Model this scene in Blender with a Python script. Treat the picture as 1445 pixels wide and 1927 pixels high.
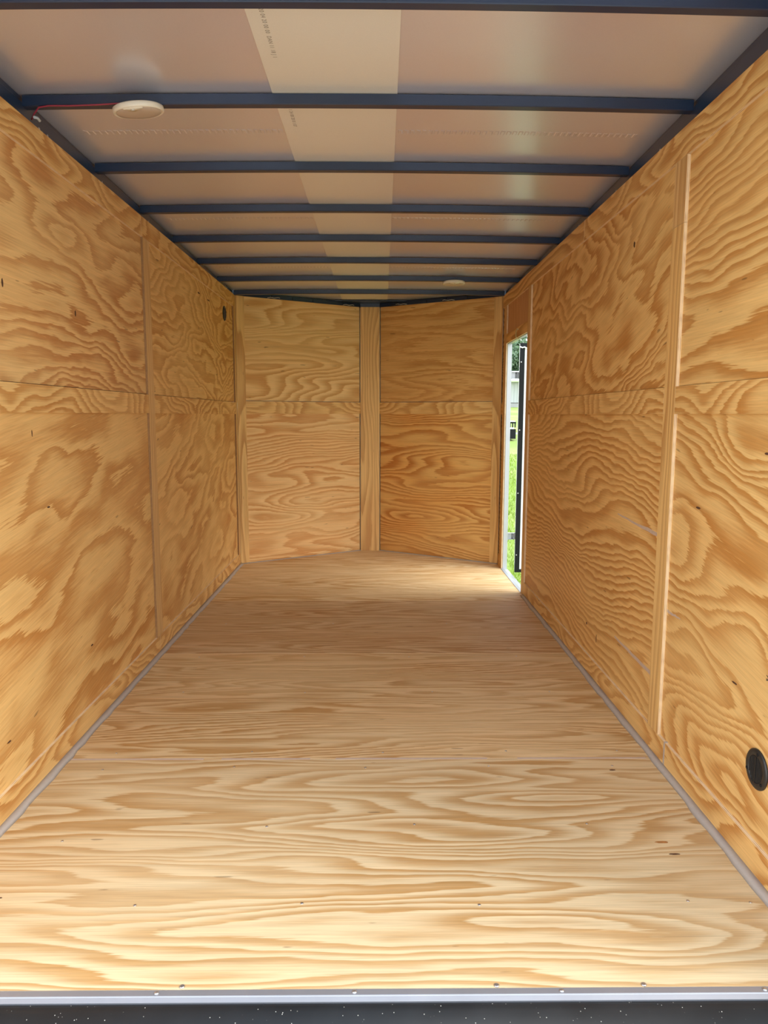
import bpy, math, random
from mathutils import Vector, Matrix
random.seed(7)
for o in list(bpy.data.objects): bpy.data.objects.remove(o)
S = bpy.context.scene
COL = S.collection

# ------------------------------------------------------------------ camera
FPX, PIT, YAW, ROL = 1396.2, 0.1300, 0.01093, -0.00216
def cam_dir(a, b, c):
    cr, sr = math.cos(ROL), math.sin(ROL); a, b = cr*a+sr*b, -sr*a+cr*b
    cp, sp = math.cos(PIT), math.sin(PIT); y, z = cp*c+sp*b, -sp*c+cp*b
    cy, sy = math.cos(YAW), math.sin(YAW)
    return Vector((cy*a+sy*y, -sy*a+cy*y, z))
cam = bpy.data.cameras.new('camera'); co = bpy.data.objects.new('camera', cam); COL.objects.link(co)
r, u, d = cam_dir(1, 0, 0), cam_dir(0, 1, 0), cam_dir(0, 0, 1)
M = Matrix((( r.x, u.x, -d.x, 0.0587), (r.y, u.y, -d.y, -1.5983), (r.z, u.z, -d.z, 1.348), (0, 0, 0, 1)))
co.matrix_world = M
cam.sensor_fit = 'HORIZONTAL'; cam.sensor_width = 36; cam.lens = FPX*36/1445
cam.clip_start = 0.05; cam.clip_end = 500
S.camera = co

# ------------------------------------------------------------------ world, sun, exposure
S.view_settings.view_transform = 'Standard'; S.view_settings.look = 'None'
S.view_settings.gamma = 1; S.view_settings.use_curve_mapping = False
S.view_settings.exposure = 1.79
W = bpy.data.worlds.new('world'); S.world = W; W.use_nodes = True
nt = W.node_tree; nt.nodes.clear()
tc = nt.nodes.new('ShaderNodeTexCoord'); sx = nt.nodes.new('ShaderNodeSeparateXYZ'); cr_ = nt.nodes.new('ShaderNodeValToRGB')
bg = nt.nodes.new('ShaderNodeBackground'); wo = nt.nodes.new('ShaderNodeOutputWorld')
nt.links.new(tc.outputs['Generated'], sx.inputs[0]); nt.links.new(sx.outputs['Z'], cr_.inputs[0])
cr_.color_ramp.elements[0].position = 0.0; cr_.color_ramp.elements[0].color = (1.0, 0.98, 0.94, 1)
cr_.color_ramp.elements[1].position = 0.75; cr_.color_ramp.elements[1].color = (0.66, 0.80, 1.0, 1)
nt.links.new(cr_.outputs[0], bg.inputs[0]); bg.inputs[1].default_value = 1.0
nt.links.new(bg.outputs[0], wo.inputs[0])
sun = bpy.data.lights.new('sun', 'SUN'); so = bpy.data.objects.new('sun', sun); COL.objects.link(so)
sun.energy = 1.0; sun.angle = math.radians(48); sun.color = (1, 0.95, 0.86)
so.rotation_euler = Vector((0.62, -0.14, 0.77)).to_track_quat('Z', 'Y').to_euler()
so.location = (8, -4, 12)

# ------------------------------------------------------------------ node helpers and materials
class NT:
    def __init__(s, name):
        s.m = bpy.data.materials.new(name); s.m.use_nodes = True; s.t = s.m.node_tree; s.t.nodes.clear()
        s.out = s.n('ShaderNodeOutputMaterial'); s.b = s.n('ShaderNodeBsdfPrincipled'); s.l(s.b.outputs[0], s.out.inputs[0])
    def n(s, t): return s.t.nodes.new(t)
    def l(s, a, b): s.t.links.new(a, b)
    def put(s, sock, v):
        if hasattr(v, 'is_linked') or isinstance(v, bpy.types.NodeSocket): s.l(v, sock)
        else: sock.default_value = v
    def math(s, op, a, b=0.0, c=0.0):
        n = s.n('ShaderNodeMath'); n.operation = op
        s.put(n.inputs[0], a); s.put(n.inputs[1], b); s.put(n.inputs[2], c)
        return n.outputs[0]
    def comb(s, x, y, z):
        n = s.n('ShaderNodeCombineXYZ'); s.put(n.inputs[0], x); s.put(n.inputs[1], y); s.put(n.inputs[2], z); return n.outputs[0]
    def noise(s, vec, scale=1.0, detail=2.0, rough=0.5, dist=0.0):
        n = s.n('ShaderNodeTexNoise'); s.l(vec, n.inputs['Vector']); n.inputs['Scale'].default_value = scale
        n.inputs['Detail'].default_value = detail; n.inputs['Roughness'].default_value = rough; n.inputs['Distortion'].default_value = dist
        return n.outputs[0]
    def ramp(s, f, stops):
        n = s.n('ShaderNodeValToRGB'); s.l(f, n.inputs[0]); e = n.color_ramp.elements
        while len(e) < len(stops): e.new(0.5)
        for k, (p, c) in enumerate(stops):
            e[k].position = p; e[k].color = (c, c, c, 1) if not isinstance(c, tuple) else (*c, 1)
        return n.outputs[0]
    def mix(s, f, a, b, mode='MIX'):
        n = s.n('ShaderNodeMix'); n.data_type = 'RGBA'; n.blend_type = mode
        s.put(n.inputs[0], f)
        for i, v in ((6, a), (7, b)):
            if isinstance(v, tuple): n.inputs[i].default_value = (*v, 1)
            else: s.l(v, n.inputs[i])
        return n.outputs[2]
    def bump(s, h, strength, dist):
        n = s.n('ShaderNodeBump'); s.l(h, n.inputs['Height']); n.inputs['Strength'].default_value = strength
        n.inputs['Distance'].default_value = dist; s.l(n.outputs[0], s.b.inputs['Normal'])

def plain(name, col, rough=0.5, metal=0.0, var=0.0, vscale=30, spec=0.5, bump=0.0):
    t = NT(name); t.b.inputs['Roughness'].default_value = rough; t.b.inputs['Metallic'].default_value = metal
    t.b.inputs['Specular IOR Level'].default_value = spec
    tc = t.n('ShaderNodeTexCoord')
    f = t.noise(tc.outputs['Object'], vscale, 3)
    k = 1-var
    c = t.mix(f, tuple(x*(1-var) for x in col), tuple(min(1, x*(1+var)) for x in col))
    t.l(c, t.b.inputs['Base Color'])
    if bump: t.bump(f, bump, 0.002)
    return t.m

def wood(name, seed, light, dark, fu=1.0, fv=3.5, K=12, L=0.0, rag=0.25, warp=0.05, wf=2.2, cmin=0.35, fib=0.22, tint=(1.0, 0.86, 0.74), tamt=0.35, rough=0.55, rot=0.0, det=1.5, specks=0.5, soft=0.0):
    t = NT(name)
    uv = t.n('ShaderNodeUVMap'); sp = t.n('ShaderNodeSeparateXYZ')
    t.l(uv.outputs[0], sp.inputs[0]); u, v = sp.outputs[0], sp.outputs[1]
    if rot:
        c_, s_ = math.cos(rot), math.sin(rot)
        u, v = (t.math('ADD', t.math('MULTIPLY', u, c_), t.math('MULTIPLY', v, s_)),
                t.math('ADD', t.math('MULTIPLY', u, -s_), t.math('MULTIPLY', v, c_)))
    M_ = lambda a, b: t.math('MULTIPLY', a, b)
    A_ = lambda a, b: t.math('ADD', a, b)
    wn = t.noise(t.comb(M_(u, wf), M_(v, wf*1.6), seed+31.7), 1, 2.5, 0.55)
    v2 = A_(v, t.math('MULTIPLY_ADD', wn, warp, -warp*0.5))
    base = t.noise(t.comb(M_(u, fu), M_(v2, fv), seed), 1, det, 0.42)
    ring = A_(M_(base, K), M_(v2, L))
    ragn = t.noise(t.comb(M_(u, 7), M_(v, 130), seed+5), 1, 2, 0.6)
    ring = A_(ring, t.math('MULTIPLY_ADD', ragn, rag*2, -rag))
    f = t.math('FRACT', ring)
    prof = t.ramp(f, [(0.0, 0.16), (0.05, 0.0), (0.26, 0.05), (0.46, 0.38), (0.68, 0.82), (0.93, 1.0), (1.0, 0.28 + soft)])
    cn = t.noise(t.comb(M_(u, 0.9), M_(v, 2.4), seed+11), 1, 2, 0.5)
    con = t.ramp(cn, [(0.36, cmin), (0.60, 1.0)])
    m = M_(prof, con)
    col = t.mix(m, light, dark)
    tn = t.noise(t.comb(M_(u, 1.3), M_(v, 3.0), seed+17), 1, 3, 0.55)
    col = t.mix(M_(t.ramp(tn, [(0.42, 0.0), (0.66, 1.0)]), tamt), col, tint, 'MULTIPLY')
    fb = t.noise(t.comb(M_(u, 5), M_(v, 240), seed+3), 1, 3, 0.6)
    fb2 = t.noise(t.comb(M_(u, 1.5), M_(v, 60), seed+9), 1, 2, 0.6)
    fac = A_(t.math('MULTIPLY_ADD', fb, fib*2, 1-fib), t.math('MULTIPLY_ADD', fb2, fib, -fib*0.5))
    g = t.n('ShaderNodeCombineColor'); [t.l(fac, g.inputs[i]) for i in range(3)]
    col = t.mix(1.0, col, g.outputs[0], 'MULTIPLY')
    if specks:
        sn = t.noise(t.comb(M_(u, 9), M_(v, 45), seed+23), 1, 1, 0.5)
        col = t.mix(M_(t.ramp(sn, [(0.765, 0.0), (0.80, 1.0)]), specks), col, (0.10, 0.045, 0.015))
    t.l(col, t.b.inputs['Base Color'])
    t.b.inputs['Roughness'].default_value = rough; t.b.inputs['Specular IOR Level'].default_value = 0.35
    t.bump(fb, 0.12, 0.001)
    return t.m

WL, WD = (0.77, 0.495, 0.188), (0.505, 0.226, 0.052)     # oiled wall plywood
FL, FD = (0.73, 0.545, 0.305), (0.50, 0.270, 0.085)       # raw floor plywood
M_left_up  = wood('pine_left_upper', 1.3, (0.755, 0.49, 0.20), (0.49, 0.218, 0.062), 0.6, 2.2, 24, 8, 0.34, 0.12, 2.6, 0.55, det=2.0)
M_left_lo  = wood('pine_left_lower', 8.1, WL, WD, 0.9, 2.6, 7, 1, 0.38, 0.14, 2.6, 0.7, rot=0.16, det=3.0)
M_left_up2 = wood('pine_left_far_upper', 3.7, WL, WD, 0.8, 2.4, 22, 8, 0.26, 0.14, 3.6, 0.5, det=2.0)
M_left_lo2 = wood('pine_left_far_lower', 12.9, WL, WD, 0.9, 2.4, 10, 1, 0.34, 0.18, 3.0, 0.4, rot=0.2, det=2.8)
M_right_up = wood('pine_right_upper', 21.4, WL, WD, 0.6, 2.0, 20, 18, 0.22, 0.14, 2.0, 0.65)
M_right_lo = wood('pine_right_lower', 25.2, WL, WD, 0.7, 2.0, 20, 6, 0.28, 0.14, 2.2, 0.55, rot=0.15, det=2.2)
M_right_up2 = wood('pine_right_far_upper', 33.3, WL, WD, 0.9, 2.4, 15, 3, 0.30, 0.16, 3.2, 0.6, rot=-0.25, det=2.6)
M_right_lo2 = wood('pine_right_far_lower', 37.8, WL, WD, 0.6, 2.2, 18, 26, 0.2, 0.10, 3.0, 0.65)
M_head     = wood('pine_reddish_head', 44.0, (0.60, 0.32, 0.15), (0.48, 0.23, 0.095), 0.5, 6, 12, 20, 0.1, 0.02, 2, 0.4)
M_fl_up    = wood('pine_front_left_upper', 51.5, (0.82, 0.565, 0.25), (0.60, 0.315, 0.095), 0.6, 3.2, 18, 6, 0.2, 0.05, 2.0, 0.55)
M_fl_lo    = wood('pine_front_left_lower', 55.5, (0.82, 0.55, 0.245), (0.61, 0.285, 0.08), 0.7, 3.2, 20, 12, 0.26, 0.05, 2.4, 0.55, tamt=0.5)
M_fr_up    = wood('pine_front_right_upper', 61.5, (0.70, 0.42, 0.15), (0.51, 0.245, 0.062), 0.6, 4.0, 10, 8, 0.6, 0.05, 2.0, 0.35)
M_fr_lo    = wood('pine_front_right_lower', 66.1, (0.75, 0.45, 0.15), (0.48, 0.195, 0.042), 0.6, 3.4, 18, 14, 0.26, 0.05, 2.4, 0.6, tamt=0.55, tint=(1.0, 0.78, 0.55))
M_strip    = wood('pine_strip', 71.3, WL, (0.50, 0.25, 0.075), 0.6, 4.5, 10, 20, 0.12, 0.03, 1.6, 0.5, specks=0.3)
M_strip2   = wood('pine_strip_wavy', 76.9, WL, WD, 1.3, 3.6, 15, 6, 0.28, 0.08, 3.4, 0.55, specks=0.3)
M_strip3   = wood('pine_batten_pale', 79.9, (0.72, 0.48, 0.215), (0.53, 0.285, 0.09), 0.4, 6.0, 8, 24, 0.1, 0.02, 1.4, 0.5, specks=0.3)
M_f1 = wood('raw_pine_front', 84.2, (0.66, 0.505, 0.292), (0.445, 0.245, 0.082), 0.42, 3.0, 26, 12, 0.22, 0.06, 1.8, 0.6, fib=0.30, tamt=0.2, rough=0.6, det=2.2)
M_f2 = wood('raw_pine_second', 85.2, (0.69, 0.505, 0.275), (0.455, 0.245, 0.08), 0.40, 3.2, 24, 10, 0.36, 0.06, 1.8, 0.5, fib=0.32, tamt=0.45, rough=0.6, det=2.6)
M_f3 = wood('raw_pine_third', 88.8, (0.63, 0.445, 0.250), (0.42, 0.225, 0.08), 0.40, 4.2, 20, 14, 0.36, 0.04, 1.8, 0.55, fib=0.32, tamt=0.45, rough=0.6, det=2.6)
M_f4 = wood('raw_pine_nose', 92.4, FL, FD, 0.40, 4.0, 18, 10, 0.4, 0.04, 1.8, 0.5, fib=0.30, tamt=0.2, rough=0.6, det=2.6)

def ply_edge():
    t = NT('plywood_edge'); uv = t.n('ShaderNodeUVMap'); sp = t.n('ShaderNodeSeparateXYZ'); t.l(uv.outputs[0], sp.inputs[0])
    f = t.math('FRACT', t.math('MULTIPLY', sp.outputs[1], 1/0.0042*0.7))
    n = t.noise(t.comb(t.math('MULTIPLY', sp.outputs[0], 14), sp.outputs[1], 0.0), 1, 2)
    dk = t.math('MULTIPLY', t.ramp(f, [(0.40, 0.0), (0.5, 1.0), (0.72, 1.0), (0.80, 0.0)]), t.ramp(n, [(0.42, 0.35), (0.62, 1.0)]))
    c = t.mix(dk, (0.88, 0.67, 0.41), (0.34, 0.18, 0.065)); t.l(c, t.b.inputs['Base Color'])
    t.b.inputs['Roughness'].default_value = 0.7
    return t.m
M_edge = ply_edge()
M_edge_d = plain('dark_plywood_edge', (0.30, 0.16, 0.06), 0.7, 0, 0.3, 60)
M_black = plain('black_gloss_steel', (0.009, 0.024, 0.062), 0.30, 0.0, 0.15, 8, 0.6)  # black paint; the blue tint is lens flare and sky reflection painted in
M_wire_w = plain('white_wire', (0.7, 0.68, 0.62), 0.5)
M_wire_r = plain('red_wire', (0.30, 0.03, 0.06), 0.4)
M_alu = plain('bare_aluminium', (0.46, 0.48, 0.50), 0.42, 0.5, 0.06, 12)
M_alu2 = plain('dull_aluminium_edge', (0.34, 0.345, 0.37), 0.40, 0.6, 0.10, 9)
M_caulk = plain('grey_caulk', (0.44, 0.385, 0.335), 0.55, 0, 0.08, 60, 0.4, 0.3)
M_putty = plain('lilac_grey_putty', (0.55, 0.42, 0.33), 0.6, 0, 0.12, 40)
M_screw = plain('zinc_screw', (0.55, 0.55, 0.56), 0.3, 0.9)
M_white = plain('white_enamel', (0.82, 0.84, 0.85), 0.35, 0, 0.02)
M_lens = plain('cream_plastic', (0.80, 0.75, 0.62), 0.35, 0, 0.03)
M_lens2 = plain('shaded_cream_lens', (0.56, 0.47, 0.38), 0.28, 0, 0.03)  # darker than the housing: the dome's underside shade is put into this colour
M_blkp = plain('black_plastic', (0.018, 0.017, 0.016), 0.42)
M_slot = plain('slot_black', (0.004, 0.004, 0.004), 0.7)
M_seal = plain('black_rubber', (0.005, 0.006, 0.007), 0.6, 0, 0, 30, 0.25)
M_ink = plain('grey_ink', (0.33, 0.28, 0.21), 0.7)
M_pen = plain('black_pen_ink', (0.03, 0.025, 0.03), 0.6)
M_skin = plain('white_siding', (0.85, 0.86, 0.88), 0.4, 0, 0.02)
M_home = plain('off_white_siding', (0.44, 0.46, 0.47), 0.5, 0, 0.03)
M_sub = plain('dark_subframe', (0.03, 0.03, 0.03), 0.6)

def roof_mat(name, col, metal, rough, pink):
    t = NT(name); tc = t.n('ShaderNodeTexCoord')
    n1 = t.noise(tc.outputs['Object'], 1.3, 3, 0.55); n2 = t.noise(tc.outputs['Object'], 260, 2)
    c = t.mix(t.ramp(n1, [(0.35, 0.0), (0.68, 1.0)]), col, tuple(a*b for a, b in zip(col, pink)))
    c = t.mix(t.math('MULTIPLY', n2, 0.25), c, tuple(x*0.7 for x in col)); t.l(c, t.b.inputs['Base Color'])
    t.b.inputs['Metallic'].default_value = metal; t.b.inputs['Roughness'].default_value = rough
    t.bump(n1, 0.06, 0.03)
    return t.m
M_roof = roof_mat('galvanised_roof_sheet', (0.82, 0.85, 0.94), 0.62, 0.28, (1.0, 0.925, 0.91))
M_roofc = roof_mat('cream_roof_strip', (0.86, 0.855, 0.79), 0.25, 0.33, (1.0, 0.99, 0.95))

def sill_mat():
    t = NT('dusty_black_rubber_sill'); tc = t.n('ShaderNodeTexCoord')
    v = t.n('ShaderNodeTexVoronoi'); t.l(tc.outputs['Object'], v.inputs['Vector']); v.inputs['Scale'].default_value = 95
    n = t.noise(tc.outputs['Object'], 9, 3)
    n2 = t.noise(tc.outputs['Object'], 55, 1)
    m = t.math('MULTIPLY', t.ramp(v.outputs['Distance'], [(0.07, 1.0), (0.13, 0.0)]), t.ramp(n2, [(0.50, 0.0), (0.6, 1.0)]))
    c = t.mix(m, t.mix(n, (0.004, 0.005, 0.006), (0.016, 0.018, 0.020)), (0.50, 0.48, 0.42)); t.l(c, t.b.inputs['Base Color'])
    t.b.inputs['Roughness'].default_value = 0.5; t.b.inputs['Specular IOR Level'].default_value = 0.3
    return t.m
M_sill = sill_mat()

def ground_mat(name, a, b, c, sc):
    t = NT(name); tc = t.n('ShaderNodeTexCoord'); g = tc.outputs['Object']
    n1 = t.noise(g, 0.25, 3); n2 = t.noise(g, sc, 4, 0.65)
    col = t.mix(t.ramp(n1, [(0.40, 0.0), (0.62, 1.0)]), a, b); col = t.mix(t.ramp(n2, [(0.35, 0.55), (0.65, 0.0)]), col, c)
    t.l(col, t.b.inputs['Base Color']); t.b.inputs['Roughness'].default_value = 0.9; t.bump(n2, 0.5, 0.03)
    return t.m
M_grass = ground_mat('lawn', (0.20, 0.285, 0.036), (0.32, 0.33, 0.10), (0.14, 0.215, 0.022), 9)
M_gravel = ground_mat('pale_gravel', (0.50, 0.45, 0.40), (0.56, 0.51, 0.46), (0.38, 0.34, 0.30), 26)
M_blade = plain('grass_blade', (0.25, 0.36, 0.04), 0.6, 0, 0.35, 1.2)

# ------------------------------------------------------------------ mesh builder
def face_uv(p, a, c): return (p.dot(a), p.dot(c))
class MB:
    def __init__(s): s.v = []; s.f = []; s.uv = []; s.mi = []; s.sm = []
    def quad(s, pts, uvs=None, mi=0, sm=False):
        k = len(s.v); s.v += [tuple(p) for p in pts]; s.f.append(tuple(range(k, k+len(pts))))
        s.uv.append(uvs or [(0, 0)]*len(pts)); s.mi.append(mi); s.sm.append(sm)
    def box(s, o, a, b, n, la, lb, ln, mi_edge=1):
        """box from corner o along unit a (grain), b (across), n (thickness); broad faces get grain UV, rim gets ply-edge UV"""
        o, a, b, n = Vector(o), Vector(a), Vector(b), Vector(n)
        P = lambda i, j, k: o+a*(la*i)+b*(lb*j)+n*(ln*k)
        flip = a.cross(b).dot(n) < 0
        def q(idx, uvf, mi):
            pts = [P(*i) for i in idx]; uvs = [uvf(*i) for i in idx]
            ca, cb = o.dot(a), o.dot(b)
            if flip: pts.reverse(); uvs.reverse()
            s.quad(pts, uvs, mi)
        ua, ub = o.dot(a), o.dot(b)
        br = lambda i, j, k: (ua+la*i, ub+lb*j)
        ea = lambda i, j, k: (ua+la*i, ln*k+0.0005)
        eb = lambda i, j, k: (ub+lb*j, ln*k+0.0005)
        q([(0,0,0),(0,1,0),(1,1,0),(1,0,0)], br, 0); q([(0,0,1),(1,0,1),(1,1,1),(0,1,1)], br, 0)
        q([(0,0,0),(1,0,0),(1,0,1),(0,0,1)], ea, mi_edge); q([(0,1,0),(0,1,1),(1,1,1),(1,1,0)], ea, mi_edge)
        q([(0,0,0),(0,0,1),(0,1,1),(0,1,0)], eb, mi_edge); q([(1,0,0),(1,1,0),(1,1,1),(1,0,1)], eb, mi_edge)
    def abox(s, x0, x1, y0, y1, z0, z1):
        s.box((x0, y0, z0), (1,0,0), (0,1,0), (0,0,1), x1-x0, y1-y0, z1-z0, 0)
    def prism(s, poly, z0, z1):
        """vertical prism from a ccw xy polygon; grain along x"""
        n = len(poly)
        s.quad([(x, y, z1) for x, y in poly], [(x, y) for x, y in poly], 0)
        s.quad([(x, y, z0) for x, y in reversed(poly)], [(x, y) for x, y in reversed(poly)], 0)
        for i in range(n):
            (xa, ya), (xb, yb) = poly[i], poly[(i+1) % n]; L = math.hypot(xb-xa, yb-ya)
            s.quad([(xa, ya, z0), (xb, yb, z0), (xb, yb, z1), (xa, ya, z1)], [(0, 0), (L, 0), (L, z1-z0), (0, z1-z0)], 1)
    def sweep(s, rings, closed=True, cap=True, mi=0, sm=False):
        """rings: list of equal-length point loops"""
        m = len(rings[0])
        base = len(s.v)
        for rg in rings: s.v += [tuple(p) for p in rg]
        for i in range(len(rings)-1):
            for j in range(m if closed else m-1):
                j2 = (j+1) % m
                s.f.append((base+i*m+j, base+i*m+j2, base+(i+1)*m+j2, base+(i+1)*m+j)); s.uv.append([(0, 0)]*4); s.mi.append(mi); s.sm.append(sm)
        if cap:
            s.f.append(tuple(base+j for j in reversed(range(m)))); s.uv.append([(0, 0)]*m); s.mi.append(mi); s.sm.append(False)
            k = base+(len(rings)-1)*m
            s.f.append(tuple(k+j for j in range(m))); s.uv.append([(0, 0)]*m); s.mi.append(mi); s.sm.append(False)
    def tube(s, pts, r, k=6, mi=0):
        pts = [Vector(p) for p in pts]; rings = []
        for i, p in enumerate(pts):
            t = (pts[min(i+1, len(pts)-1)]-pts[max(i-1, 0)]).normalized()
            h = Vector((0, 0, 1)) if abs(t.z) < 0.9 else Vector((1, 0, 0))
            a = t.cross(h).normalized(); b = t.cross(a).normalized()
            rings.append([p+(a*math.cos(2*math.pi*j/k)+b*math.sin(2*math.pi*j/k))*r for j in range(k)])
        s.sweep(rings, True, True, mi, True)
    def lathe(s, prof, k=32, c=(0, 0, 0), mi=0):
        """prof: (r, z) list about the z axis"""
        rings = [[(c[0]+rr*math.cos(2*math.pi*j/k), c[1]+rr*math.sin(2*math.pi*j/k), c[2]+z) for j in range(k)] for rr, z in prof]
        s.sweep(rings, True, True, mi, True)
    def build(s, name, mats, parent=None, loc=None):
        me = bpy.data.meshes.new(name); me.from_pydata(s.v, [], s.f)
        ul = me.uv_layers.new(name='UVMap'); k = 0
        flat = []
        for uvs in s.uv: flat += uvs
        for i, l in enumerate(ul.data): l.uv = flat[i]
        if not isinstance(mats, (list, tuple)): mats = [mats]
        for m in mats: me.materials.append(m)
        for p, mi, sm in zip(me.polygons, s.mi, s.sm): p.material_index = min(mi, len(mats)-1); p.use_smooth = sm
        me.validate(); me.update()
        o = bpy.data.objects.new(name, me); COL.objects.link(o)
        if parent: o.parent = parent
        if loc: o.location = loc
        return o
def tag(o, label=None, cat=None, group=None, kind=None):
    if label: o['label'] = label
    if cat: o['category'] = cat
    if group: o['group'] = group
    if kind: o['kind'] = kind
    return o
def empty(name, loc=(0, 0, 0), rot=(0, 0, 0)):
    o = bpy.data.objects.new(name, None); COL.objects.link(o); o.location = loc; o.rotation_euler = rot; o.empty_display_size = 0.05
    return o
def dup(o, parent=None, loc=None):
    c = o.copy(); COL.objects.link(c)
    if parent: c.parent = parent
    if loc is not None: c.location = loc
    return c

# ------------------------------------------------------------------ dimensions (metres)
HX = 1.168           # inner face of the wall strips
PT = 0.012           # strip thickness
H = 2.377            # top of the plywood walls
YC, YA = 5.05, 5.80  # where the V nose starts, its apex
XO = 1.216           # outside of the walls
D0, D1, DH = 3.955, 4.845, 1.955   # side door opening
VL = math.hypot(HX, YA-YC)
BY = [0.583, 1.217, 1.893, 2.526, 3.153, 3.775, 4.420, 5.03]
def bz(y): return 2.386+0.056*max(0.0, (5.03-y)/4.45)**1.3
BZ = [bz(y) for y in BY]
ARCH = 0.012
def arch(x): return -ARCH*(x/HX)**2
def skinz(x, y): return bz(y)+0.038+arch(x)
def xm(y, w=HX): return w if y <= YC else w*max(0.0, (YA-y)/(YA-YC))

# ------------------------------------------------------------------ floor
b = MB(); b.prism([(-HX-0.05, -0.02), (HX+0.05, -0.02), (HX+0.05, YC), (0, YA+0.05), (-HX-0.05, YC)], -0.10, -0.0195)
floor = tag(b.build('floor', M_sub), 'raw pine plywood trailer floor with grain running across', 'floor', kind='structure')
seams = [-0.002, 1.186, 2.492, 3.70]
fm = [M_f1, M_f2, M_f3, M_f4]
for k in range(4):
    b = MB(); y0 = seams[k]+0.0015
    if k < 3:
        y1 = seams[k+1]-0.0015
        b.prism([(-HX, y0), (HX, y0), (HX, y1), (-HX, y1)], -0.019, 0.0)
    else:
        b.prism([(-HX, y0), (HX, y0), (HX, YC), (0, YA), (-HX, YC)], -0.019, 0.0)
    b.build('plywood_sheet', [fm[k], M_edge], floor)
# putty along the first seam, broken into smears
b = MB()
for x0, x1 in ((-1.16, -0.62), (-0.55, -0.2), (-0.1, 0.5), (0.62, 1.13)):
    b.abox(x0, x1, 1.179, 1.192, -0.001, 0.0006)
b.build('seam_putty', M_putty, floor)
# perimeter caulk bead (a low fillet)
def caulk(p, q, w, h, inward):
    b = MB(); p, q, n = Vector(p), Vector(q), Vector(inward); rings = []
    m = max(2, int((q-p).length/0.06))
    for i in range(m+1):
        c = p.lerp(q, i/m); ww = w*(1+0.16*random.uniform(-1, 1)); hh = h
        rings.append([c, c+n*ww+Vector((0, 0, 0.0004)), c+n*ww*0.55+Vector((0, 0, hh*0.55)), c+Vector((0, 0, hh))])
    b.sweep(rings, True, True, 0, True)
    return b
for sgn in (-1, 1):
    caulk((sgn*HX, 0.0, 0), (sgn*HX, (YC if sgn < 0 else D0-0.10), 0), 0.026, 0.014, (-sgn, 0, 0)).build('caulk_bead', M_caulk, floor)
nv = Vector((YA-YC, HX, 0)).normalized()
for sgn in (-1, 1):
    caulk((sgn*HX, YC, 0), (0, YA, 0), 0.010, 0.007, (-sgn*nv.x, -nv.y, 0)).build('caulk_bead', M_caulk, floor)
# floor screws
b = MB(); b.lathe([(0.0046, 0.0), (0.0046, 0.0008), (0.0030, 0.0014), (0.0008, 0.0010)], 8)
scr0 = None
spots = [(-1.05, .31), (-.62, .305), (-.13, .31), (.34, .30), (.917, .313), (1.095, .305), (-.95, .62), (-.3, .70), (.2, .71), (.75, .71),
         (-.98, 1.10), (-.5, 1.12), (.0, 1.11), (.5, 1.12), (.98, 1.12), (-1.0, 1.24), (-.45, 1.25), (.1, 1.24), (.6, 1.25), (1.05, 1.25),
         (-.9, 1.9), (-.3, 1.89), (.35, 1.9), (.9, 1.9), (-.95, 2.43), (-.35, 2.44), (.25, 2.43), (.85, 2.44), (-.9, 3.1), (-.2, 3.1), (.5, 3.1), (1.0, 3.1)]
for x, y in spots:
    x += random.uniform(-.02, .02)
    if scr0 is None: scr0 = b.build('screw', M_screw, floor, (x, y, 0.0))
    else: dup(scr0, floor, (x, y, 0.0))
for x, y in ((-.401, .008), (.347, .006), (.699, .006)):
    c = dup(scr0, floor, (x, y, 0.0)); c.scale = (1.5, 1.5, 2.0)
# knots in the floor sheets (flat inlays, dark)
def knot_patch(parent, c, a, bdir, n, ra, rb, mat):
    b = MB(); c, a, bdir, n = Vector(c), Vector(a), Vector(bdir), Vector(n)
    pts = []
    for j in range(14):
        t = 2*math.pi*j/14; k = random.uniform(0.8, 1.15)
        pts.append(c+a*(ra*k*math.cos(t))+bdir*(rb*k*math.sin(t)))
    rings = [[p for p in pts], [p+n*0.0005 for p in pts]]
    b.sweep(rings, True, True)
    return b.build('knot', mat, parent)
M_knot = plain('dark_knot', (0.09, 0.035, 0.015), 0.7, 0, 0.4, 90)
knot_patch(floor, (.965, 1.085, 0), (1,0,0), (0,1,0), (0,0,1), .012, .005, M_knot)
knot_patch(floor, (.985, .535, 0), (1,0,0), (0,1,0), (0,0,1), .018, .004, M_knot)
knot_patch(floor, (.97, .60, 0), (1,0,0), (0,1,0), (0,0,1), .022, .006, plain('resin_stain', (0.36, 0.15, 0.04), 0.6, 0, 0.3, 60))
knot_patch(floor, (-1.0, .34, 0), (1,0,0), (0,1,0), (0,0,1), .009, .003, M_knot)

# ------------------------------------------------------------------ side walls
def strip(parent, sgn, y0, y1, z0, z1, mat, name, vertical=False, inset=0.0):
    """a plywood strip nailed over the panels, proud of them"""
    b = MB(); n = (sgn, 0, 0)
    if vertical: b.box((sgn*HX, y0, z0), (0,0,1), (0,1,0), n, z1-z0, y1-y0, PT)
    else: b.box((sgn*HX, y0, z0), (0,1,0), (0,0,1), n, y1-y0, z1-z0, PT)
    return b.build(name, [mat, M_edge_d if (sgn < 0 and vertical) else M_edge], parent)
def panel(parent, sgn, y0, y1, z0, z1, mat, vertical=False):
    b = MB(); n = (sgn, 0, 0)
    if vertical: b.box((sgn*(HX+PT), y0, z0), (0,0,1), (0,1,0), n, z1-z0, y1-y0, 0.010)
    else: b.box((sgn*(HX+PT), y0, z0), (0,1,0), (0,0,1), n, y1-y0, z1-z0, 0.010)
    return b.build('plywood_panel', [mat, M_edge], parent)
def shell(name, boxes, label):
    b = MB()
    for q in boxes: b.abox(*q)
    return tag(b.build(name, M_skin), label, 'wall', kind='structure')
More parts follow.
